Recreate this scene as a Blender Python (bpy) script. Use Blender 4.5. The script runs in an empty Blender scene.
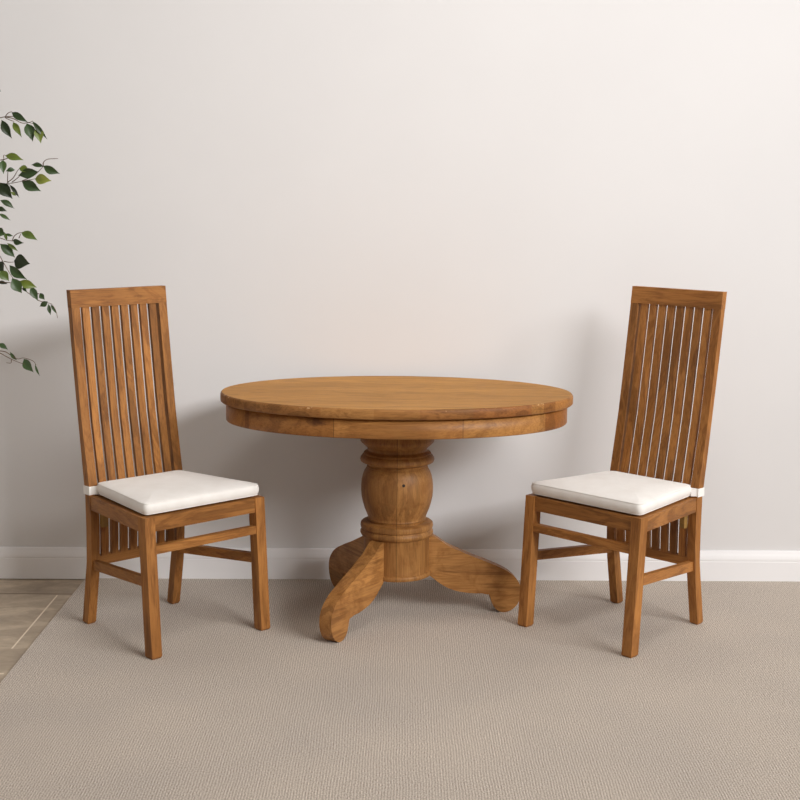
import bpy, bmesh, math, random
from mathutils import Vector, Matrix
random.seed(7)
sc = bpy.context.scene
col = sc.collection

# ------------------------------------------------------------------ helpers
def link(o, parent=None):
    col.objects.link(o)
    if parent: o.parent = parent
    return o

def build(name, bm, mat, parent=None, bevel=0.0, smooth=False, seg=2):
    if bevel:
        es = [e for e in bm.edges if len(e.link_faces) == 2 and e.calc_face_angle(0) > 0.5]
        bmesh.ops.bevel(bm, geom=es, offset=bevel, segments=seg, profile=0.6, affect='EDGES', clamp_overlap=True)
    bmesh.ops.recalc_face_normals(bm, faces=bm.faces)
    me = bpy.data.meshes.new(name)
    bm.to_mesh(me); bm.free()
    me.materials.append(mat)
    if smooth:
        for p in me.polygons: p.use_smooth = True
    o = bpy.data.objects.new(name, me)
    return link(o, parent)

def empty(name, loc, rz=0):
    o = bpy.data.objects.new(name, None)
    o.empty_display_size = 0.1
    o.location = loc; o.rotation_euler = (0, 0, rz)
    return link(o)

def tag(o, label, cat, group=None):
    o['label'] = label; o['category'] = cat
    if group: o['group'] = group
    return o

def loft(bm, rings, close=True):
    """rings: lists of points with equal counts; quads between, capped at both ends"""
    vs = [[bm.verts.new(p) for p in r] for r in rings]
    n = len(vs[0])
    for a, b in zip(vs, vs[1:]):
        for i in range(n):
            j = (i + 1) % n
            bm.faces.new((a[i], a[j], b[j], b[i]))
    if close:
        bm.faces.new(vs[0][::-1]); bm.faces.new(vs[-1])
    return vs

def sect(x0, x1, y0, y1, z):
    return [(x0, y0, z), (x1, y0, z), (x1, y1, z), (x0, y1, z)]

def beam(bm, p, q, th, h):
    """bar from p to q (bottom centre line), thickness th sideways, height h upwards"""
    p, q = Vector(p), Vector(q)
    d = (q - p); s = Vector((-d.y, d.x, 0)).normalized() * th / 2
    up = Vector((0, 0, h))
    loft(bm, [[p - s, p + s, p + s + up, p - s + up], [q - s, q + s, q + s + up, q - s + up]])

def lathe(bm, prof, n=72):
    rings = []
    for r, z in prof:
        rings.append([(r * math.cos(2 * math.pi * i / n), r * math.sin(2 * math.pi * i / n), z) for i in range(n)])
    loft(bm, rings)

def tube(bm, pts, radii, n=7):
    pts = [Vector(p) for p in pts]
    rings = []
    for i, p in enumerate(pts):
        d = (pts[min(i + 1, len(pts) - 1)] - pts[max(i - 1, 0)]).normalized()
        a = Vector((0, 0, 1)) if abs(d.z) < .9 else Vector((1, 0, 0))
        u = d.cross(a).normalized(); w = d.cross(u)
        r = radii[i] if isinstance(radii, (list, tuple)) else radii
        rings.append([p + (u * math.cos(2 * math.pi * k / n) + w * math.sin(2 * math.pi * k / n)) * r for k in range(n)])
    loft(bm, rings)

def catmull(pts, sub=8):
    P = [Vector(p) for p in pts]; out = []
    for i in range(len(P) - 1):
        p0, p1, p2, p3 = P[max(i - 1, 0)], P[i], P[i + 1], P[min(i + 2, len(P) - 1)]
        for k in range(sub):
            t = k / sub
            out.append(.5 * ((2 * p1) + (-p0 + p2) * t + (2 * p0 - 5 * p1 + 4 * p2 - p3) * t * t + (-p0 + 3 * p1 - 3 * p2 + p3) * t ** 3))
    out.append(P[-1]); return out

# ------------------------------------------------------------------ materials
class NT:
    def __init__(s, name):
        s.m = bpy.data.materials.new(name); s.m.use_nodes = True
        s.t = s.m.node_tree; s.n = s.t.nodes; s.l = s.t.links
        s.b = s.n['Principled BSDF']
    def node(s, typ, **kw):
        n = s.n.new(typ)
        for k, v in kw.items():
            if k.startswith('_'): setattr(n, k[1:], v)
            else: n.inputs[k.replace('__', ' ')].default_value = v
        return n
    def link(s, a, b): s.l.new(a, b)
    def math(s, op, a, b=None, c=None):
        n = s.n.new('ShaderNodeMath'); n.operation = op
        for i, v in enumerate((a, b, c)):
            if v is None: continue
            if isinstance(v, (int, float)): n.inputs[i].default_value = v
            else: s.link(v, n.inputs[i])
        return n.outputs[0]
    def ramp(s, fac, stops, interp='LINEAR'):
        n = s.n.new('ShaderNodeValToRGB'); n.color_ramp.interpolation = interp
        e = n.color_ramp.elements
        while len(e) < len(stops): e.new(0.5)
        for k, (p, c) in zip(e, stops):
            k.position = p; k.color = (*c, 1) if len(c) == 3 else c
        s.link(fac, n.inputs[0]); return n.outputs[0]
    def mix(s, a, b, fac, blend='MIX'):
        n = s.n.new('ShaderNodeMix'); n.data_type = 'RGBA'; n.blend_type = blend
        ins = [i for i in n.inputs if i.type == 'RGBA']
        for k, v in ((n.inputs[0], fac), (ins[0], a), (ins[1], b)):
            if isinstance(v, (int, float)): k.default_value = v
            elif isinstance(v, tuple): k.default_value = (*v, 1)
            else: s.link(v, k)
        return [o for o in n.outputs if o.type == 'RGBA'][0]
    def bump(s, h, strength, dist):
        n = s.n.new('ShaderNodeBump'); n.inputs['Strength'].default_value = strength
        n.inputs['Distance'].default_value = dist
        s.link(h, n.inputs['Height']); s.link(n.outputs[0], s.b.inputs['Normal'])

def srgb(r, g, b):
    f = lambda c: (c / 255 / 12.92) if c / 255 <= .04045 else ((c / 255 + .055) / 1.055) ** 2.4
    return (f(r), f(g), f(b))

def scale_c(c, k): return tuple(min(1, x * k) for x in c)

def wood(name, axis, base, rough=.5, contrast=1.0, extra=None, ringscale=1.0, rnd=.36, spec=.28, blotch=.9):
    """teak with its grain running along one axis of the object"""
    w = NT(name)
    tc = w.node('ShaderNodeTexCoord'); oi = w.node('ShaderNodeObjectInfo')
    off = w.node('ShaderNodeVectorMath', _operation='MULTIPLY_ADD')
    cmb = w.node('ShaderNodeCombineXYZ')
    for i in range(3): w.link(oi.outputs['Random'], cmb.inputs[i])
    w.link(cmb.outputs[0], off.inputs[0]); off.inputs[1].default_value = (17.3, 9.1, 23.7)
    w.link(tc.outputs['Object'], off.inputs[2])
    def mp(al, ac):
        s = [ac, ac, ac]; s['xyz'.index(axis)] = al
        m = w.node('ShaderNodeMapping'); m.inputs['Scale'].default_value = s
        w.link(off.outputs[0], m.inputs[0]); return m.outputs[0]
    n1 = w.node('ShaderNodeTexNoise', Scale=1.0, Detail=6.0, Roughness=.62, Distortion=1.1)
    w.link(mp(2.2 * ringscale, 16 * ringscale), n1.inputs['Vector'])
    n2 = w.node('ShaderNodeTexNoise', Scale=1.0, Detail=4.0, Roughness=.7)
    w.link(mp(9, 230), n2.inputs['Vector'])
    n3 = w.node('ShaderNodeTexNoise', Scale=1.0, Detail=2.0, Roughness=.5)
    w.link(mp(2.5, 5), n3.inputs['Vector'])
    # growth rings: bands across the stretched noise
    r = w.math('SINE', w.math('MULTIPLY', n1.outputs['Fac'], 34.0))
    r = w.math('MULTIPLY_ADD', r, .5, .5)
    r = w.math('POWER', r, 2.2)
    dk = scale_c(base, 1 - .42 * contrast); lt = scale_c(base, 1 + .22 * contrast)
    c = w.ramp(n1.outputs['Fac'], [(.3, dk), (.5, base), (.72, lt)])
    c = w.mix(c, scale_c((base[0] * .50, base[1] * .40, base[2] * .34), 1), w.math('MULTIPLY', r, .48 * contrast))
    f = w.ramp(n2.outputs['Fac'], [(.3, (.60, .56, .52)), (.52, (1, 1, 1)), (.75, (1.16, 1.17, 1.18))])
    c = w.mix(c, f, .8, 'MULTIPLY')
    b = w.ramp(n3.outputs['Fac'], [(.3, (.74, .70, .64)), (.52, (1, 1, 1)), (.75, (1.12, 1.14, 1.12))])
    c = w.mix(c, b, blotch, 'MULTIPLY')
    hs = w.node('ShaderNodeHueSaturation')
    hs.inputs['Saturation'].default_value = 1.0
    w.link(w.math('MULTIPLY_ADD', oi.outputs['Random'], rnd, 1 - rnd / 2), hs.inputs['Value'])
    w.link(c, hs.inputs['Color']); c = hs.outputs[0]
    if extra: c = extra(w, tc.outputs['Object'], c)
    w.link(c, w.b.inputs['Base Color'])
    w.link(w.math('MULTIPLY_ADD', n2.outputs['Fac'], .18, rough - .09), w.b.inputs['Roughness'])
    w.b.inputs['Specular IOR Level'].default_value = spec
    h = w.math('ADD', w.math('MULTIPLY', n2.outputs['Fac'], .6), w.math('MULTIPLY', r, .2))
    w.bump(h, .35, .0012)
    return w.m

CH = srgb(163, 110, 57)
M_z = wood('teak_upright', 'z', CH)
M_y = wood('teak_crosswise', 'y', CH)
M_x = wood('teak_lengthwise', 'x', CH)
TB = srgb(182, 129, 73)

def xyz(w, v):
    s = w.node('ShaderNodeSeparateXYZ'); w.link(v, s.inputs[0]); return s.outputs

def planks(w, v, c):
    x, y, z = xyz(w, v)
    k = w.math('MULTIPLY', y, 1 / .092)
    fl = w.math('FLOOR', k)
    wn = w.node('ShaderNodeTexWhiteNoise', _noise_dimensions='1D'); w.link(fl, wn.inputs['W'])
    t = w.ramp(wn.outputs['Value'], [(0, (.90, .88, .86)), (1, (1.06, 1.06, 1.05))])
    c = w.mix(c, t, 1.0, 'MULTIPLY')
    fr = w.math('FRACT', k)
    edge = w.math('LESS_THAN', w.math('ABSOLUTE', w.math('SUBTRACT', fr, .5)), .49)
    return w.mix(scale_c(TB, .55), c, w.math('MULTIPLY_ADD', edge, .6, .4))

def rim_blocks(w, v, c):
    x, y, z = xyz(w, v)
    k = w.math('MULTIPLY_ADD', x, 1 / 1.2, .5)
    t = w.ramp(k, [(0, (.74, .70, .68)), (.12, (.90, .86, .84)), (.30, (1, 1, 1)), (.44, (.88, .84, .80)), (.56, (.80, .72, .68)), (.70, (.90, .76, .68)),
                   (.86, (1.12, 1.12, 1.0)), (.895, (.8, .7, .6)), (.93, (1.15, 1.1, 1.0))], 'CONSTANT')
    c = w.mix(c, t, 1.0, 'MULTIPLY')
    wear = w.node('ShaderNodeTexNoise', Scale=26.0, Detail=5.0, Roughness=.7)
    w.link(v, wear.inputs['Vector'])
    zz = w.math('GREATER_THAN', z, .7755)
    m = w.math('MULTIPLY', w.math('GREATER_THAN', wear.outputs['Fac'], .60), zz)
    return w.mix(c, srgb(205, 165, 120), w.math('MULTIPLY', m, .7))

def apron_blocks(w, v, c):
    x, y, z = xyz(w, v)
    k = w.math('MULTIPLY_ADD', x, 1 / 1.2, .5)
    t = w.ramp(k, [(0, (.90, .84, .76)), (.083, (.62, .50, .42)), (.094, (.86, .76, .66)), (.335, (1.10, 1.05, .98)),
                   (.677, (1.18, 1.18, 1.10)), (.905, (.82, .66, .52))], 'CONSTANT')
    c = w.mix(c, t, 1.0, 'MULTIPLY')
    for sx in (-.198, .212):                                   # joints between the blocks
        m = w.math('LESS_THAN', w.math('ABSOLUTE', w.math('SUBTRACT', x, sx)), .0011)
        c = w.mix(c, scale_c(TB, .25), w.math('MULTIPLY', m, .8))
    # dark knot
    d = w.node('ShaderNodeVectorMath', _operation='SUBTRACT'); w.link(v, d.inputs[0]); d.inputs[1].default_value = (-.252, -.345, .733)
    dm = w.node('ShaderNodeVectorMath', _operation='MULTIPLY'); w.link(d.outputs[0], dm.inputs[0]); dm.inputs[1].default_value = (1, .3, 2.4)
    dl = w.node('ShaderNodeVectorMath', _operation='LENGTH'); w.link(dm.outputs[0], dl.inputs[0])
    nz = w.node('ShaderNodeTexNoise', Scale=60.0, Detail=3.0); w.link(v, nz.inputs['Vector'])
    dd = w.math('ADD', dl.outputs['Value'], w.math('MULTIPLY', w.math('SUBTRACT', nz.outputs['Fac'], .5), .05))
    m = w.ramp(dd, [(.010, (1, 1, 1)), (.042, (0, 0, 0))])
    return w.mix(c, scale_c(srgb(70, 40, 25), 1), w.math('MULTIPLY', m, .85))

def column_seam(w, v, c):
    x, y, z = xyz(w, v)
    m = w.math('LESS_THAN', w.math('ABSOLUTE', w.math('SUBTRACT', x, .004)), .0012)
    c = w.mix(c, scale_c(TB, .22), w.math('MULTIPLY', m, .75))
    t = w.math('GREATER_THAN', x, .004)                        # the two glued halves differ a little
    c = w.mix(c, w.mix((.93, .90, .86), (1.05, 1.05, 1.03), t), 1.0, 'MULTIPLY')
    d = w.node('ShaderNodeVectorMath', _operation='DISTANCE'); w.link(v, d.inputs[0]); d.inputs[1].default_value = (.026, -.118, .478)
    m = w.math('LESS_THAN', d.outputs['Value'], .0055)
    c = w.mix(c, (.012, .006, .003), m)
    # oval figure in the left half of the bulb
    d2 = w.node('ShaderNodeVectorMath', _operation='SUBTRACT'); w.link(v, d2.inputs[0]); d2.inputs[1].default_value = (-.062, -.1, .43)
    d3 = w.node('ShaderNodeVectorMath', _operation='MULTIPLY'); w.link(d2.outputs[0], d3.inputs[0]); d3.inputs[1].default_value = (1.7, .4, .95)
    d4 = w.node('ShaderNodeVectorMath', _operation='LENGTH'); w.link(d3.outputs[0], d4.inputs[0])
    s = w.math('MULTIPLY_ADD', w.math('SINE', w.math('MULTIPLY', d4.outputs['Value'], 620.0)), .5, .5)
    fall = w.ramp(d4.outputs['Value'], [(.03, (1, 1, 1)), (.075, (0, 0, 0))])
    return w.mix(c, scale_c(TB, .5), w.math('MULTIPLY', w.math('MULTIPLY', s, fall), .35))

def patina(w, v, c):
    """dark worn stain in irregular patches"""
    n = w.node('ShaderNodeTexNoise', Scale=13.0, Detail=5.0, Roughness=.65, Distortion=.6); w.link(v, n.inputs['Vector'])
    m = w.ramp(n.outputs['Fac'], [(.50, (0, 0, 0)), (.68, (1, 1, 1))])
    return w.mix(c, srgb(112, 66, 26), w.math('MULTIPLY', m, .55))
def column_extra(w, v, c): return column_seam(w, v, patina(w, v, c))
M_top = wood('table_top_wood', 'x', srgb(192, 141, 76), rough=.6, contrast=.5, extra=planks, rnd=0, ringscale=2.2, spec=.15, blotch=.35)
M_rim = wood('table_rim_wood', 'x', scale_c(TB, .80), rough=.55, contrast=.8, extra=rim_blocks, rnd=0, ringscale=1.6)
M_apr = wood('table_apron_wood', 'x', scale_c(TB, .82), rough=.45, contrast=.8, extra=apron_blocks, rnd=0, ringscale=.8)
M_col = wood('table_pedestal_wood', 'z', scale_c(TB, .72), rough=.5, contrast=.8, extra=column_extra, rnd=0)
M_tleg = wood('table_leg_wood', 'x', scale_c(TB, .86), rough=.42, contrast=1.1, rnd=.1, ringscale=.9, extra=patina)

def fabric():
    w = NT('cream_cotton')
    tc = w.node('ShaderNodeTexCoord')
    n = w.node('ShaderNodeTexNoise', Scale=14.0, Detail=3.0); w.link(tc.outputs['Object'], n.inputs['Vector'])
    n2 = w.node('ShaderNodeTexNoise', Scale=420.0, Detail=2.0); w.link(tc.outputs['Object'], n2.inputs['Vector'])
    c = w.ramp(n.outputs['Fac'], [(.3, srgb(236, 233, 229)), (.7, srgb(243, 241, 238))])
    w.link(c, w.b.inputs['Base Color']); w.b.inputs['Roughness'].default_value = .9
    w.b.inputs['Sheen Weight'].default_value = .15
    w.bump(w.math('ADD', w.math('MULTIPLY', n.outputs['Fac'], 1.0), w.math('MULTIPLY', n2.outputs['Fac'], .08)), .35, .006)
    return w.m
M_fab = fabric()

def plain(name, c, rough=.6, var=.06, scale=8.0, bump=0.0, spec=.4):
    w = NT(name)
    tc = w.node('ShaderNodeTexCoord')
    n = w.node('ShaderNodeTexNoise', Scale=scale, Detail=4.0); w.link(tc.outputs['Object'], n.inputs['Vector'])
    cc = w.ramp(n.outputs['Fac'], [(.3, scale_c(c, 1 - var)), (.7, scale_c(c, 1 + var))])
    w.link(cc, w.b.inputs['Base Color']); w.b.inputs['Roughness'].default_value = rough
    w.b.inputs['Specular IOR Level'].default_value = spec
    if bump:
        w.bump(n.outputs['Fac'], bump, .002)
    return w.m

M_wall = plain('wall_paint', srgb(221, 220, 220.5), rough=.85, var=.012, scale=2.0, spec=.2)
M_base = plain('gloss_white_paint', srgb(240, 240, 242), rough=.4, var=.01, scale=3.0)
M_block = plain('pale_block_wood', srgb(150, 115, 60), rough=.7, var=.15, scale=40)
M_pot = plain('charcoal_pot_glaze', srgb(70, 68, 66), rough=.5)
M_soil = plain('potting_soil', srgb(50, 38, 28), rough=1, var=.3, scale=60, bump=.8)
M_bark = plain('ficus_bark', srgb(112, 92, 74), rough=.8, var=.2, scale=60, bump=.5)

def carpet_mat():
    w = NT('woven_carpet')
    tc = w.node('ShaderNodeTexCoord'); v = tc.outputs['Object']
    x, y, z = xyz(w, v)
    nd = w.node('ShaderNodeTexNoise', Scale=5.0, Detail=3.0); w.link(v, nd.inputs['Vector'])
    xo = w.math('ADD', x, w.math('MULTIPLY', nd.outputs['Fac'], .012))
    yo = w.math('ADD', y, w.math('MULTIPLY', nd.outputs['Fac'], .012))
    a = w.math('SINE', w.math('MULTIPLY', xo, 2 * math.pi / .0074))
    b = w.math('SINE', w.math('MULTIPLY', yo, 2 * math.pi / .0085))
    ab = w.math('MULTIPLY', a, w.math('MULTIPLY_ADD', b, .35, .65))
    n1 = w.node('ShaderNodeTexNoise', Scale=240.0, Detail=3.0, Roughness=.7); w.link(v, n1.inputs['Vector'])
    n2 = w.node('ShaderNodeTexNoise', Scale=2.2, Detail=4.0); w.link(v, n2.inputs['Vector'])
    h = w.math('ADD', w.math('MULTIPLY', ab, .17), w.math('MULTIPLY', n1.outputs['Fac'], 2.2))
    c = w.ramp(w.math('MULTIPLY', h, .5), [(.34, srgb(118, 106, 94)), (.54, srgb(186, 175, 163)), (.76, srgb(236, 227, 216))])
    t = w.ramp(n2.outputs['Fac'], [(.3, (.94, .94, .95)), (.7, (1.05, 1.04, 1.03))])
    c = w.mix(c, t, 1.0, 'MULTIPLY')
    w.link(c, w.b.inputs['Base Color']); w.b.inputs['Roughness'].default_value = 1
    w.b.inputs['Specular IOR Level'].default_value = .1
    w.b.inputs['Sheen Weight'].default_value = .1
    w.bump(h, .55, .002)
    return w.m
M_carpet = carpet_mat()

def tile_mat():
    w = NT('stone_tiles')
    tc = w.node('ShaderNodeTexCoord'); v = tc.outputs['Object']
    x, y, z = xyz(w, v)
    mp = w.node('ShaderNodeMapping'); mp.inputs['Scale'].default_value = (2.2, 5.5, 1); mp.inputs['Rotation'].default_value = (0, 0, .35)
    w.link(v, mp.inputs[0])
    n = w.node('ShaderNodeTexNoise', Scale=1.6, Detail=7.0, Roughness=.62, Distortion=.9); w.link(mp.outputs[0], n.inputs['Vector'])
    n2 = w.node('ShaderNodeTexNoise', Scale=30.0, Detail=5.0, Roughness=.7); w.link(v, n2.inputs['Vector'])
    c = w.ramp(n.outputs['Fac'], [(.32, srgb(158, 143, 125)), (.5, srgb(174, 158, 138)), (.62, srgb(196, 180, 158)), (.75, srgb(182, 166, 146))])
    c = w.mix(c, w.ramp(n2.outputs['Fac'], [(.3, (.9, .9, .9)), (.7, (1.07, 1.07, 1.07))]), 1.0, 'MULTIPLY')
    def near(a, p, wd): return w.math('LESS_THAN', w.math('ABSOLUTE', w.math('SUBTRACT', a, p)), wd)
    def between(a, lo, hi): return w.math('MULTIPLY', w.math('GREATER_THAN', a, lo), w.math('LESS_THAN', a, hi))
    c = w.mix(c, srgb(122, 106, 90), w.math('MULTIPLY', near(y, 4.945, .006), .9))
    g = srgb(228, 214, 192)
    c = w.mix(c, g, w.math('MULTIPLY', near(x, -1.24, .0028), between(y, 4.33, 4.93)))
    c = w.mix(c, g, w.math('MULTIPLY', near(y, 4.095, .006), w.math('LESS_THAN', x, -1.20)))
    c = w.mix(c, g, w.math('MULTIPLY', near(y, 3.25, .006), 1.0))
    c = w.mix(c, g, w.math('MULTIPLY', near(x, -1.84, .0035), between(y, 3.25, 4.945)))
    w.link(c, w.b.inputs['Base Color']); w.b.inputs['Roughness'].default_value = .5
    w.bump(n2.outputs['Fac'], .1, .001)
    return w.m
M_tile = tile_mat()

def leaf_mat():
    w = NT('ficus_leaves')
    a = w.node('ShaderNodeAttribute', _attribute_name='tone')
    tc = w.node('ShaderNodeTexCoord')
    n = w.node('ShaderNodeTexNoise', Scale=55.0, Detail=3.0); w.link(tc.outputs['Object'], n.inputs['Vector'])
    c = w.ramp(a.outputs['Fac'], [(0, srgb(22, 30, 10)), (.25, srgb(38, 56, 22)), (.5, srgb(60, 84, 44)), (.75, srgb(96, 112, 36)), (1, srgb(144, 150, 66))])
    c = w.mix(c, w.ramp(n.outputs['Fac'], [(.3, (.8, .85, .8)), (.7, (1.12, 1.1, 1.15))]), 1.0, 'MULTIPLY')
    w.link(c, w.b.inputs['Base Color']); w.b.inputs['Roughness'].default_value = .42
    return w.m
M_leaf = leaf_mat()

# ------------------------------------------------------------------ the setting
WALL_Y = 5.151
def box(bm, x0, x1, y0, y1, z0, z1):
    loft(bm, [sect(x0, x1, y0, y1, z0), sect(x0, x1, y0, y1, z1)])

bm = bmesh.new(); box(bm, -3.6, 5.6, -1.0, WALL_Y + .25, -.1, -.006)
o = build('floor', bm, M_tile); o['kind'] = 'structure'
YAW = .0165            # the wall runs very slightly away to the right
def wy(X, d): return WALL_Y - d + (X + 1.35) * YAW
bm = bmesh.new(); loft(bm, [[(X, wy(X, 0), -.006), (X, wy(X, -.1), -.006), (X, wy(X, -.1), 3.2), (X, wy(X, 0), 3.2)] for X in (-3.6, 5.6)])
o = build('wall_back', bm, M_wall); o['kind'] = 'structure'
bm = bmesh.new(); box(bm, -2.95, -2.85, -1.0, wy(-2.85, 0), -.006, 3.2)
o = build('wall_left', bm, M_wall); o['kind'] = 'structure'
# moulded skirting: profile swept along the wall
prof = [(0, 0), (.018, 0), (.018, .082), (.0172, .084), (.0172, .087), (.0182, .089), (.0175, .096), (.0150, .106), (.0120, .115), (.010, .122), (.007, .1265), (0, .1265)]
bm = bmesh.new()
loft(bm, [[(X, wy(X, a), b * .945 - .003) for a, b in prof] for X in (-3.6, 5.6)])
o = build('baseboard_back', bm, M_base); o['kind'] = 'structure'

# carpet laid over the stone floor, its bound edge at the left
bm = bmesh.new(); loft(bm, [[(-1.183, -1, z), (5.6, -1, z), (5.6, wy(5.6, .018), z), (-1.183, wy(-1.183, .018), z)] for z in (-.006, 0)])
cp = build('carpet', bm, M_carpet, bevel=.002)
tag(cp, 'beige brown ribbed woven carpet meeting stone tiles at the left', 'carpet')

# ------------------------------------------------------------------ chair
W, WB, L = .472, .3761, .4212
FR, RR, BT, HT, HS = .0276, .037, .0913, 1.130, .450
FT = .038
def rear_x(z):
    if z <= HS:
        k = [(0, -L - RR), (.22, -L - .001), (.32, -L + .002), (HS, -L)]
        for (a, xa), (b, xb) in zip(k, k[1:]):
            if z <= b: return xa + (xb - xa) * (z - a) / (b - a)
    t = (z - HS) / (HT - HS)
    return -L - BT * (1.10 * t - .10 * t * t)
def rear_d(z):
    return .033 if z < .2 else .031 if z < HS else .031 - .009 * min(1, (z - HS) / .25)

def chair(name, loc, rz, wb, bt, ht):
    global WB, BT, HT
    WB, BT, HT = wb, bt, ht
    t = empty(name, loc, rz)
    PW = .032
    for s in (-1, 1):
        # front leg, splayed slightly forward
        bm = bmesh.new()
        oy = s * W / 2; iy = s * (W / 2 - FT)
        y0, y1 = min(oy, iy), max(oy, iy)
        c = .004
        loft(bm, [sect(FR - FT + c, FR - c, y0 + c, y1 - c, 0), sect(FR - FT, FR, y0, y1, .006), sect(-FT, 0, y0, y1, HS)])
        build('leg', bm, M_z, t, bevel=.0022)
        # rear leg running up as the back post
        bm = bmesh.new()
        oy = s * WB / 2; iy = s * (WB / 2 - PW)
        y0, y1 = min(oy, iy), max(oy, iy)
        rings = [sect(rear_x(0) + c, rear_x(0) + rear_d(0) - c, y0 + c, y1 - c, 0)]
        for z in (.007, .06, .12, .17, .22, .28, .34, .40, .45, .52, .6, .7, .8, .9, 1.0, HT - .0575):
            rings.append(sect(rear_x(z), rear_x(z) + rear_d(z), y0, y1, z))
        loft(bm, rings)
        build('leg', bm, M_z, t, bevel=.0018)
        # side rail and side stretcher
        bm = bmesh.new()
        beam(bm, (-FT + .002, s * (W / 2 - .013), .402), (rear_x(.45) + .030, s * (WB / 2 - .013), .402), .022, .047)
        build('side_rail', bm, M_x, t, bevel=.0015)
        bm = bmesh.new()
        beam(bm, (FR - FT + .002 - .013, s * (W / 2 - .019), .225), (rear_x(.22) + .030, s * (WB / 2 - .016), .196), .020, .032)
        build('side_stretcher', bm, M_x, t, bevel=.0015)
        # corner block under the seat at the rear post
        bm = bmesh.new()
        yb = s * (WB / 2 - .043)
        box(bm, rear_x(.4) + .032, rear_x(.4) + .052, yb - .010, yb + .010, .342, .402)
        build('corner_block', bm, M_block, t, bevel=.001)['label'] = 'pale raw corner block under the seat rail'
    bm = bmesh.new(); box(bm, -.024, -.002, -W / 2 + FT - .001, W / 2 - FT + .001, .402, .449)
    build('front_rail', bm, M_y, t, bevel=.0015)
    bm = bmesh.new(); box(bm, rear_x(.43) + .033, rear_x(.43) + .052, -WB / 2 + .026, WB / 2 - .026, .404, .449)
    build('rear_rail', bm, M_y, t, bevel=.0015)
    bm = bmesh.new()
    box(bm, -.018, .004, -W / 2 + FT - .001, W / 2 - FT + .001, .330, .357)
    build('front_stretcher', bm, M_y, t, bevel=.0015)
    bm = bmesh.new(); box(bm, rear_x(.22) + .004, rear_x(.22) + .027, -WB / 2 + PW - .001, WB / 2 - PW + .001, .207, .240)
    build('rear_stretcher', bm, M_y, t, bevel=.0015)
    # seat board between the rails
    bm = bmesh.new()
    xf, xr = -.026, rear_x(.45) + .054
    def hw(x): return (W / 2 - .025) + (WB / 2 - W / 2) * (-x / L)
    loft(bm, [[(xf, -hw(xf) + .002, z), (xf, hw(xf) - .002, z), (xr, hw(xr) - .002, z), (xr, -hw(xr) + .002, z)] for z in (.430, .446)])
    build('seat', bm, M_y, t)
    # crest rail
    bm = bmesh.new()
    loft(bm, [sect(rear_x(z) - .001, rear_x(z) + .023, -WB / 2, WB / 2, z) for z in (HT - .0578, HT - .03, HT)])
    build('top_rail', bm, M_y, t, bevel=.002)
    # eight slats following the curve of the posts
    span = WB - 2 * PW; sw = .0265; gap = (span - 8 * sw) / 9
    for i in range(8):
        y0 = -span / 2 + gap + i * (sw + gap)
        bm = bmesh.new()
        loft(bm, [sect(rear_x(z) + rear_d(z) - .0155, rear_x(z) + rear_d(z) - .0035, y0, y0 + sw, z)
                  for z in (.239, .3, .36, .42, .45, .52, .6, .7, .8, .9, 1.0, HT - .0576)])
        build('slat', bm, M_z, t, bevel=.0012)
    return t

def rounded_trap(x0, x1, h0, h1, inset, r, n=6):
    """outline, x0 front (half width h0), x1 rear (half width h1)"""
    P = [Vector((x0 - inset, -h0 + inset)), Vector((x0 - inset, h0 - inset)), Vector((x1 + inset, h1 - inset)), Vector((x1 + inset, -h1 + inset))]
    out = []
    r = max(r - inset * .6, .006)
    for i in range(4):
        p, a, b = P[i], P[i - 1], P[(i + 1) % 4]
        da = (a - p).normalized(); db = (b - p).normalized()
        s, e = p + da * r, p + db * r
        for k in range(n + 1):
            t = k / n
            out.append((s * (1 - t) ** 2 + p * 2 * t * (1 - t) + e * t * t))
        # points along the straight side
        q = b + (p - b).normalized() * r
        for k in range(1, 6):
            out.append(e + (q - e) * k / 6)
    return out

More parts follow.
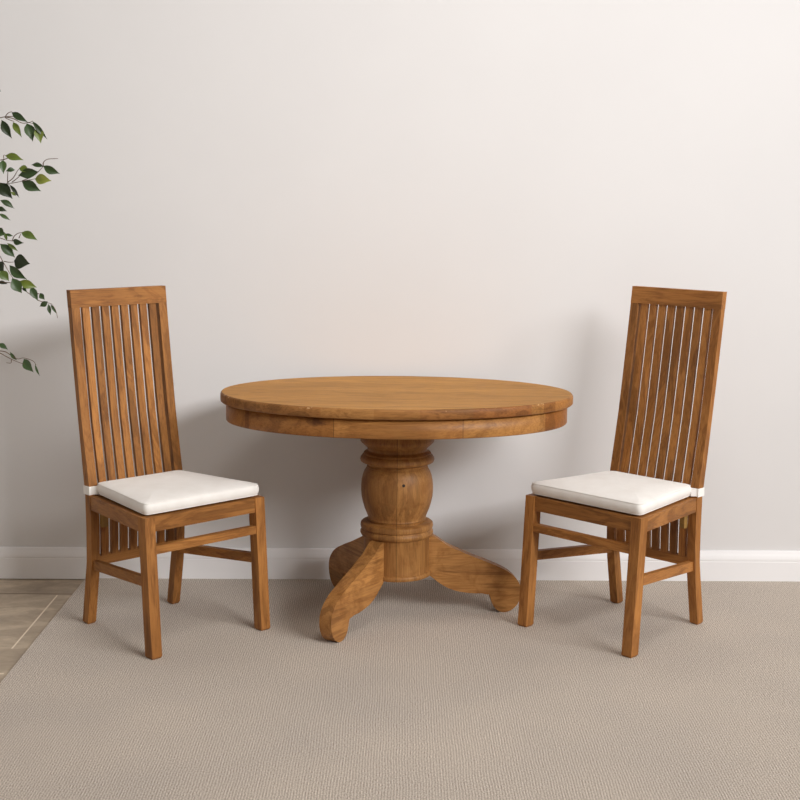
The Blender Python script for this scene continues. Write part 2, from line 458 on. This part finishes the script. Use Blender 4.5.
def cushion(name, loc, rz, sag):
    t = empty(name, (loc[0], loc[1], loc[2]), rz)
    x0, x1, h0, h1 = -.007, -.387, W / 2 - .007, .168
    z0 = .4515
    lay = [(.10, .0), (.03, .0), (.012, .0015), (.005, .0055), (.001, .012), (-.001, .021), (-.001, .029), (.001, .0365), (.004, .0405), (.010, .0430), (.03, .0475), (.06, .0515), (.10, .0545)]
    bm = bmesh.new()
    rings = []
    for ins, z in lay:
        o = rounded_trap(x0, x1, h0, h1, ins, .024)
        rings.append([(p.x, p.y, z0 + z + .004 * sag * (z > .03) * math.sin(p.x * 9 + p.y * 7) * min(1, ins * 12 + .1)) for p in o])
    loft(bm, rings)
    build('pad', bm, M_fab, t, smooth=True)
    bm = bmesh.new()
    for zz, ins in ((.0400, .0022), (.0060, .0040)):
        pts = [(p.x, p.y, z0 + zz) for p in rounded_trap(x0, x1, h0, h1, ins, .024)]
        pts.append(pts[0]); tube(bm, pts, .0012, 6)
    build('piping', bm, M_fab, t, smooth=True)
    # bands looped round the rear posts
    for s in (-1, 1):
        bm = bmesh.new()
        PW = .032
        zc = (.4525, .481)
        xa, xb = rear_x(.47) - .003, rear_x(.47) + rear_d(.47) + .003
        oy, iy = WB / 2 + .003, WB / 2 - PW - .003
        th = .0022
        outer = [(xa, oy), (xb, oy), (xb, iy), (xa, iy)]
        inner = [(xa + th, oy - th), (xb - th, oy - th), (xb - th, iy + th), (xa + th, iy + th)]
        vo = [[bm.verts.new((x, s * y, z)) for x, y in outer] for z in zc]
        vi = [[bm.verts.new((x, s * y, z)) for x, y in inner] for z in zc]
        for i in range(4):
            j = (i + 1) % 4
            bm.faces.new((vo[0][i], vo[0][j], vo[1][j], vo[1][i])); bm.faces.new((vi[0][j], vi[0][i], vi[1][i], vi[1][j]))
            bm.faces.new((vo[1][i], vo[1][j], vi[1][j], vi[1][i])); bm.faces.new((vo[0][j], vo[0][i], vi[0][i], vi[0][j]))
        # flap from the band to the cushion corner
        loft(bm, [[(xb, s * (WB / 2 - .004), zc[0] + .002), (xb, s * (WB / 2 - .030), zc[0] + .002), (xb, s * (WB / 2 - .030), zc[1]), (xb, s * (WB / 2 - .004), zc[1])],
                  [(xb + .012, s * (h1 - .001), zc[0] + .002), (xb + .010, s * (h1 - .014), zc[0] + .002), (xb + .010, s * (h1 - .014), zc[1]), (xb + .012, s * (h1 - .001), zc[1])]])
        build('tie_band', bm, M_fab, t)
    return t

def place(side, x, y, A):
    A = abs(A)
    f = Vector((math.sin(A), -math.cos(A))); w = Vector((math.cos(A), math.sin(A)))
    if side > 0: f.x, w.x = -f.x, -w.x
    c = Vector((x, y)) + w * W / 2
    return (c.x, c.y, 0), math.atan2(f.y, f.x)

locL, rzL = place(-1, -.7868, 4.2279, .7703)
locR, rzR = place(1, .7592, 4.2866, .790)
cL = chair('dining_chair', locL, rzL, .3761, .0850, 1.1265)
tag(cL, 'tall slat-back teak chair left of the table, beside the ficus', 'chair', 'slat-back dining chairs')
kL = cushion('seat_cushion', locL, rzL, .6)
cR = chair('dining_chair', locR, rzR, .3690, .0960, 1.1360)
tag(cR, 'tall slat-back teak chair right of the table, in front of bare wall', 'chair', 'slat-back dining chairs')
tag(kL, 'cream seat cushion tied on the chair left of the table', 'cushion', 'cream seat cushions')
kR = cushion('seat_cushion', locR, rzR, -.5)
tag(kR, 'cream seat cushion tied on the chair right of the table', 'cushion', 'cream seat cushions')

# ------------------------------------------------------------------ table
TX, TY = -.0113, 4.7362
tbl = empty('pedestal_table', (TX, TY, 0))
tag(tbl, 'oval teak dining table on a turned pedestal with three scrolled legs', 'table')
TA, TBd, TH = .6010, .407, .7822
def oval(a, b, z, n=128):
    return [(a * math.cos(2 * math.pi * i / n), b * math.sin(2 * math.pi * i / n), z) for i in range(n)]
bm = bmesh.new()
loft(bm, [oval(TA - d, TBd - d, z) for d, z in ((.004, .7485), (.0, .752), (.0, .774), (.0015, .7785), (.005, TH))])
top = build('tabletop', bm, M_rim, tbl)
top.data.materials.append(M_top)
for p in top.data.polygons:
    if p.normal.z > .9: p.material_index = 1
    elif abs(p.normal.z) < .9: p.use_smooth = True
bm = bmesh.new()
loft(bm, [oval(TA - .0185 - d, TBd - .0185 - d, z) for d, z in ((.002, .684), (0, .6865), (0, .7485))])
ap = build('apron', bm, M_apr, tbl)
for p in ap.data.polygons:
    if abs(p.normal.z) < .8: p.use_smooth = True

prof = [(.112, .138), (.118, .1395), (.1205, .145), (.1205, .151), (.117, .1555), (.1135, .157),
        (.1135, .274), (.116, .278), (.1225, .281), (.1262, .288), (.1262, .294), (.1215, .3005), (.1195, .3035), (.1205, .305),
        (.1245, .3075), (.126, .314), (.1245, .323), (.1205, .3265), (.104, .3285),
        (.0975, .330), (.0975, .334), (.0995, .3375), (.1015, .339), (.1005, .342), (.1010, .345), (.1015, .348),
        (.1065, .360), (.1125, .374), (.1180, .392), (.1225, .412), (.1243, .432), (.1240, .450), (.1222, .468), (.1185, .484),
        (.1130, .498), (.1065, .508), (.1035, .511), (.1055, .513), (.1035, .5155), (.1010, .518), (.1015, .522),
        (.104, .5245), (.118, .528), (.1255, .532), (.1278, .538), (.1265, .545), (.1215, .552), (.1150, .557), (.1165, .5595), (.1145, .563),
        (.1075, .566), (.1025, .571), (.1020, .577), (.1050, .584), (.1125, .592), (.1190, .598), (.1210, .601), (.1245, .604),
        (.1270, .608), (.1270, .618), (.1240, .624), (.1225, .688)]
prof = [(a, b if b < .33 else min(.6875, b + .007 * min(1, (b - .33) / .17) * max(0, min(1, (.615 - b) / .05)))) for a, b in prof]
bm = bmesh.new(); lathe(bm, prof, 96)
bmesh.ops.translate(bm, verts=bm.verts, vec=(.004, 0, .003))
pc = build('pedestal', bm, M_col, tbl, smooth=True)
# keep crisp arrises between the turned mouldings
pc.data.set_sharp_from_angle(angle=math.radians(38))
# ring of inner base cleat joining the top
bm = bmesh.new(); box(bm, -.32, .32, -.03, .03, .652, .6875)
build('cleat', bm, M_col, tbl, bevel=.003)

# scrolled leg outline in the radial plane (r, z)
top_l = [(.108, .283), (.128, .277), (.150, .262), (.176, .243), (.207, .2275), (.252, .206), (.300, .186), (.335, .170), (.366, .155), (.393, .136), (.414, .112), (.424, .086)]
foot = [(.4235, .055), (.412, .026), (.392, .007), (.372, .0), (.352, .004), (.335, .018), (.326, .038), (.320, .058), (.314, .068)]
under = [(.290, .0700), (.262, .0705), (.230, .075), (.200, .082), (.172, .094), (.150, .108), (.130, .124), (.108, .142)]
def leg_outline():
    a = catmull([(r, z, 0) for r, z in top_l + foot], 4)
    b = catmull([(r, z, 0) for r, z in under], 4)
    return [(p.x, p.y) for p in a + b]
OUT = leg_outline()
for k in (-2, 0, 2):
    a = k * math.pi / 3 - .0276 + {-2: -.005, 0: .13, 2: .075}[k]
    bm = bmesh.new()
    th = .0235
    vs = []
    fr = [bm.verts.new((r, -th, z)) for r, z in OUT]
    bk = [bm.verts.new((r, th, z)) for r, z in OUT]
    n = len(OUT)
    bm.faces.new(fr); bm.faces.new(bk[::-1])
    for i in range(n):
        j = (i + 1) % n
        bm.faces.new((fr[j], fr[i], bk[i], bk[j]))
    es = [e for e in bm.edges if len(e.link_faces) == 2 and any(len(f.verts) > 10 for f in e.link_faces)]
    bmesh.ops.bevel(bm, geom=es, offset=.003, segments=2, profile=.5, affect='EDGES')
    lg = build('leg', bm, M_tleg, tbl, smooth=True)
    lg.data.set_sharp_from_angle(angle=math.radians(35))
    lg.rotation_euler = (0, 0, a)
    if k == 0: lg.scale = (1.04, 1, 1)

# ------------------------------------------------------------------ camera
H, PITCH, ROLL, F = 1.4615, .1486, -.0092, 1400.0
cam_d = bpy.data.cameras.new('camera'); cam = bpy.data.objects.new('camera', cam_d); col.objects.link(cam)
cam_d.sensor_width = 36; cam_d.lens = F / 800 * 36; cam_d.clip_end = 60
X = Vector((1, 0, 0)); U = Vector((0, math.sin(PITCH), math.cos(PITCH))); FW = Vector((0, math.cos(PITCH), -math.sin(PITCH)))
c_, s_ = math.cos(ROLL), math.sin(ROLL)
R_ = X * c_ - U * s_; UP = X * s_ + U * c_
M = Matrix((R_, UP, -FW)).transposed().to_4x4(); M.translation = (0, 0, H)
cam.matrix_world = M
sc.camera = cam

# ------------------------------------------------------------------ ficus tree (pot and trunk stand left of the frame)
fic = empty('ficus_tree', (-1.90, 4.55, -.006))
tag(fic, 'leafy green ficus whose drooping branches reach in at the left', 'plant')
fo = Vector((-1.90, 4.55, -.006))
bm = bmesh.new(); lathe(bm, [(.11, 0), (.118, .006), (.165, .27), (.172, .275), (.172, .30), (.160, .30), (.155, .265), (.001, .262)], 48)
build('pot', bm, M_pot, fic, smooth=True).data.set_sharp_from_angle(angle=math.radians(40))
bm = bmesh.new(); lathe(bm, [(.154, .262), (.154, .268), (.10, .274), (.001, .276)], 32)
build('soil', bm, M_soil, fic)
bm = bmesh.new(); tube(bm, catmull([(0, 0, .265), (.02, .01, .6), (-.015, 0, 1.0), (.02, -.01, 1.4), (.0, .0, 1.9)], 5), [.022 - .0007 * i for i in range(21)], 10)
build('trunk', bm, M_bark, fic, smooth=True)

def pt(u, v, y):
    """point of the branch plane at distance y (metres), rounded to the millimetre"""
    a = (u - 400) / F; b = (400 - v) / F
    d = R_ * a + UP * b + FW
    p = Vector((0, 0, H)) + d * (y / d.y)
    return Vector((round(p.x, 3), round(p.y, 3), round(p.z, 3)))

LEAVES = [  # base, tip, width, tone
 (11.6,112.3,28,122.5,5.5,.3),(1.5,120,12,138.5,7,.22),(13,122,22,137.5,5,.72),(27,123.5,33,141.8,8.5,.42),(32.3,121,47.5,139.5,4,.25),(38,127,41,143.5,7.5,.78),
 (5,155.5,23.8,160.3,6,.7),(3,160,3.5,174,6,.5),(15.2,169.8,5.5,171.5,4.2,.4),(19,168,30,171.5,6,.72),(38,171.5,18,175.5,8,.3),(43.5,166.5,31,165,4,.3),
 (43,165.5,60,173.5,6.5,.4),(35,179,51.4,180.7,8.3,.95),(22,181.5,41,191.3,8.5,.42),(0,183,12.7,199,10,.15),(9.5,184.5,19.5,198,3,.05),(0,200,14.6,208.8,5,.32),
 (-4,208,7,211.5,4,.1),(10.5,192,16.2,195.8,2.6,.75),(-1,213.5,10.6,220.4,3,.5),(-3,229,5,235,9,.45),(4,232,7,241,2.6,.6),(5.5,233.6,13.4,236,2.4,.45),
 (21,232.6,37.7,240.3,6.5,.62),(13,240.5,24,243,5,.45),(7,243,18.3,251.7,3,.68),(0,244,15,257.8,7.5,.42),(14,261,30,263.7,11.8,.05),(-1,262,4,272.5,9.5,.08),
 (9.5,265,27,279.5,8,.42),(12,278,21.7,293.3,9,.45),(19,281.5,37.2,287.3,7,.75),(0,271,9,281,7.5,.6),(-2,282,8,284,3,.1),(31,286.5,38.3,301,6,.4),
 (23,287,27,292.3,3,.4),(40,293,44.6,299.7,4.6,.42),(47.6,301.5,39.5,306.6,4.6,.25),(48.5,304,50.7,315.2,3.3,.35),(50.5,304.5,57,314,2.2,.4),
 (-1,343.5,8.2,349.6,4.2,.45),(24,359,33.6,372.5,7.5,.45),(10,352,17,360.5,3,.45),(35,364,40,376.2,2,.5),(-2,88,0.8,92,2,.3),
]
TWIGS = [
 [(-14,122),(0,118),(5,117),(15,116.5),(22,119),(28,122.5),(33,121)],[(5,117),(8,113),(12,111.8)],[(5,117),(13,118.5),(22,123),(30,122.8),(38,126)],[(5,117.5),(9,119.5),(14,121.5)],
 [(-14,190),(0,187),(7,183.5),(13,183),(22,181.3),(35,179)],[(7.5,183),(7.7,175),(8,171)],[(8,182),(13,178),(17,171.5),(19,169)],[(12,182),(18,177.5),(23,172)],[(22,181),(33,176),(40,170),(43,166.5)],
 [(43,166),(43.6,162),(48,159.3),(58,158.4)],[(-10,160),(0,160),(3.6,159),(3.4,155.3),(5,155.3)],[(3,160),(8,158),(12,157)],[(0,183),(5,184.2),(9.5,184.5)],
 [(-12,236),(0,238),(6,240),(13,240.8)],[(12,241),(14,236.5),(18,233.3),(22,232.5)],[(-10,208),(-2,205)],[(19,238),(20.5,234)],
 [(-12,262),(-2,255),(3,262),(10,274),(13,278)],[(4,261.5),(9,262.2),(14,262)],[(-10,276),(0,282),(12,283),(25,290.5),(38,300),(47,302.5),(52,304.5),(56,311),(57.6,318)],[(36,293),(40,294)],
 [(-14,348),(0,353),(6,356.5),(12,359.5),(19,362.5),(25,364.3)],[(0,351),(6,352),(12,356),(18,359),(24,358),(33,361),(36,365)],[(11.5,359.5),(11,363),(6.3,362.6)],
]
rnd = random.Random(3)
def leaf(bm, lay, p, q, wd, tone, roll=None):
    p, q = Vector(p), Vector(q); d = q - p; Lg = d.length
    view = Vector((rnd.uniform(-.35, .35), -1, rnd.uniform(-.2, .5))).normalized()
    if roll is not None: view = roll
    s = d.normalized().cross(view).normalized(); nrm = s.cross(d.normalized()).normalized()
    if nrm.y > 0 and roll is None: nrm = -nrm
    ws = [(0, .02), (.08, .25), (.2, .68), (.35, .96), (.5, 1.0), (.64, .80), (.78, .45), (.9, .16), (1.0, .015)]
    rows = []
    sag = Lg * .10
    for t, k in ws:
        c = p + d * t + nrm * (math.sin(t * math.pi) * sag)
        e = wd / 2 * k
        rows.append([bm.verts.new(c + s * e * f + nrm * (abs(f) * e * .45)) for f in (-1, -.5, 0, .5, 1)])
    for a, b in zip(rows, rows[1:]):
        for i in range(4):
            bm.faces.new((a[i], a[i + 1], b[i + 1], b[i]))
    for r in rows:
        for i, v in enumerate(r): v[lay] = tone + (.06 if i < 2 else 0)

bmL = bmesh.new(); lay = bmL.verts.layers.float.new('tone')
bmT = bmesh.new()
def local(p): return p - fo
def yd(u, v): return 4.62 + .05 * math.sin(v * .11) + .0012 * (20 - u)
PX = 4.62 / F
for (u0, v0, u1, v1, wd, tone) in LEAVES:
    y0 = yd(u0, v0); y1 = y0 + rnd.uniform(-.018, .012)
    leaf(bmL, lay, local(pt(u0, v0, y0)), local(pt(u1, v1, y1)), wd * PX * 1.25, tone)
for tw in TWIGS:
    pts = catmull([local(pt(u, v, yd(u, v))) for u, v in tw], 4)
    m = len(pts)
    tube(bmT, pts, [.0017 - .0009 * i / m for i in range(m)], 5)
# rest of the crown, left of the frame: boughs from the trunk with alternate leaves
LIM = lambda z, y: -.287 * y - .06
for k in range(40):
    z0 = rnd.uniform(1.25, 1.95); az = rnd.uniform(0, 2 * math.pi); ln = rnd.uniform(.22, .42)
    p0 = Vector((0, 0, z0)); dirv = Vector((math.cos(az), math.sin(az), 0))
    ctrl = [p0, p0 + dirv * ln * .4 + Vector((0, 0, .10)), p0 + dirv * ln * .8 + Vector((0, 0, .06)), p0 + dirv * ln * 1.05 + Vector((0, 0, -.08))]
    pts = catmull(ctrl, 5)
    ok = [p for p in pts if (p + fo).x < LIM(0, (p + fo).y) - .02 and (p + fo).y < WALL_Y - .06]
    if len(ok) < 5: continue
    tube(bmT, ok, [.0045 - .003 * i / len(ok) for i in range(len(ok))], 6)
    for i, p in enumerate(ok[3:]):
        for s in (-1, 1):
            sd = Vector((-dirv.y, dirv.x, 0)) * s
            q = p + (sd * .6 + dirv * .5 + Vector((0, 0, rnd.uniform(-1.1, -.2)))).normalized() * rnd.uniform(.05, .07)
            if (q + fo).x > LIM(0, (q + fo).y) or (q + fo).y > WALL_Y - .02: continue
            leaf(bmL, lay, p, q, rnd.uniform(.022, .03), rnd.choice((.15, .25, .35, .45, .6, .8)), Vector((rnd.uniform(-.4, .4), rnd.uniform(-.6, .2), 1)).normalized())
# boughs that carry the twigs entering the picture
for (u, v) in ((-14, 122), (-14, 190), (-10, 160), (-12, 236), (-10, 208), (-12, 262), (-10, 276), (-14, 348)):
    e = local(pt(u, v, yd(u, v)))
    st = Vector((0, 0, e.z - .06 if e.z < 1.7 else e.z - .15))
    mid = (st + e) / 2 + Vector((0, 0, .05))
    pts = catmull([st, mid, e], 6)
    tube(bmT, pts, [.005 - .0033 * i / len(pts) for i in range(len(pts))], 6)
build('branches', bmT, M_bark, fic, smooth=True)
fol = build('foliage', bmL, M_leaf, fic, smooth=True)

# ------------------------------------------------------------------ light: a tall daylight window out to the right, soft room light around
w = bpy.data.worlds.new('room_light'); sc.world = w; w.use_nodes = True
wn_ = w.node_tree; bg = wn_.nodes['Background']; bg.inputs[0].default_value = (1.0, .86, .72, 1)
# the room is brighter towards the window side and the ceiling
tcw = wn_.nodes.new('ShaderNodeTexCoord'); dt = wn_.nodes.new('ShaderNodeVectorMath'); dt.operation = 'DOT_PRODUCT'
wn_.links.new(tcw.outputs['Generated'], dt.inputs[0]); dt.inputs[1].default_value = (.90, .02, .44)
mr = wn_.nodes.new('ShaderNodeMapRange'); mr.inputs['From Min'].default_value = -.9; mr.inputs['From Max'].default_value = 1
mr.inputs['To Min'].default_value = .02; mr.inputs['To Max'].default_value = .43
wn_.links.new(dt.outputs['Value'], mr.inputs['Value']); wn_.links.new(mr.outputs[0], bg.inputs[1])
def area(name, loc, target, sx, sy, power, colr, spread=80):
    l = bpy.data.lights.new(name, 'AREA'); l.shape = 'RECTANGLE'; l.size = sx; l.size_y = sy; l.energy = power; l.color = colr
    l.spread = math.radians(spread)
    o = bpy.data.objects.new(name, l); col.objects.link(o); o.location = loc
    o.rotation_euler = (Vector(target) - Vector(loc)).to_track_quat('-Z', 'Y').to_euler()
    return o
area('window_daylight', (5.6, -.7, 4.2), (.55, 5.1, 1.9), 5.2, 1.7, 148, (1.0, .990, .985))
area('overhead_fill_light', (.5, 3.0, 3.7), (.3, 4.3, 0), .9, .9, 20, (1.0, .965, .92), 160)  # added overhead fill to lift floor and wall; stands for no known lamp

sc.view_settings.view_transform = 'Standard'; sc.view_settings.look = 'None'
sc.view_settings.exposure = 0; sc.view_settings.gamma = 1; sc.view_settings.use_curve_mapping = False
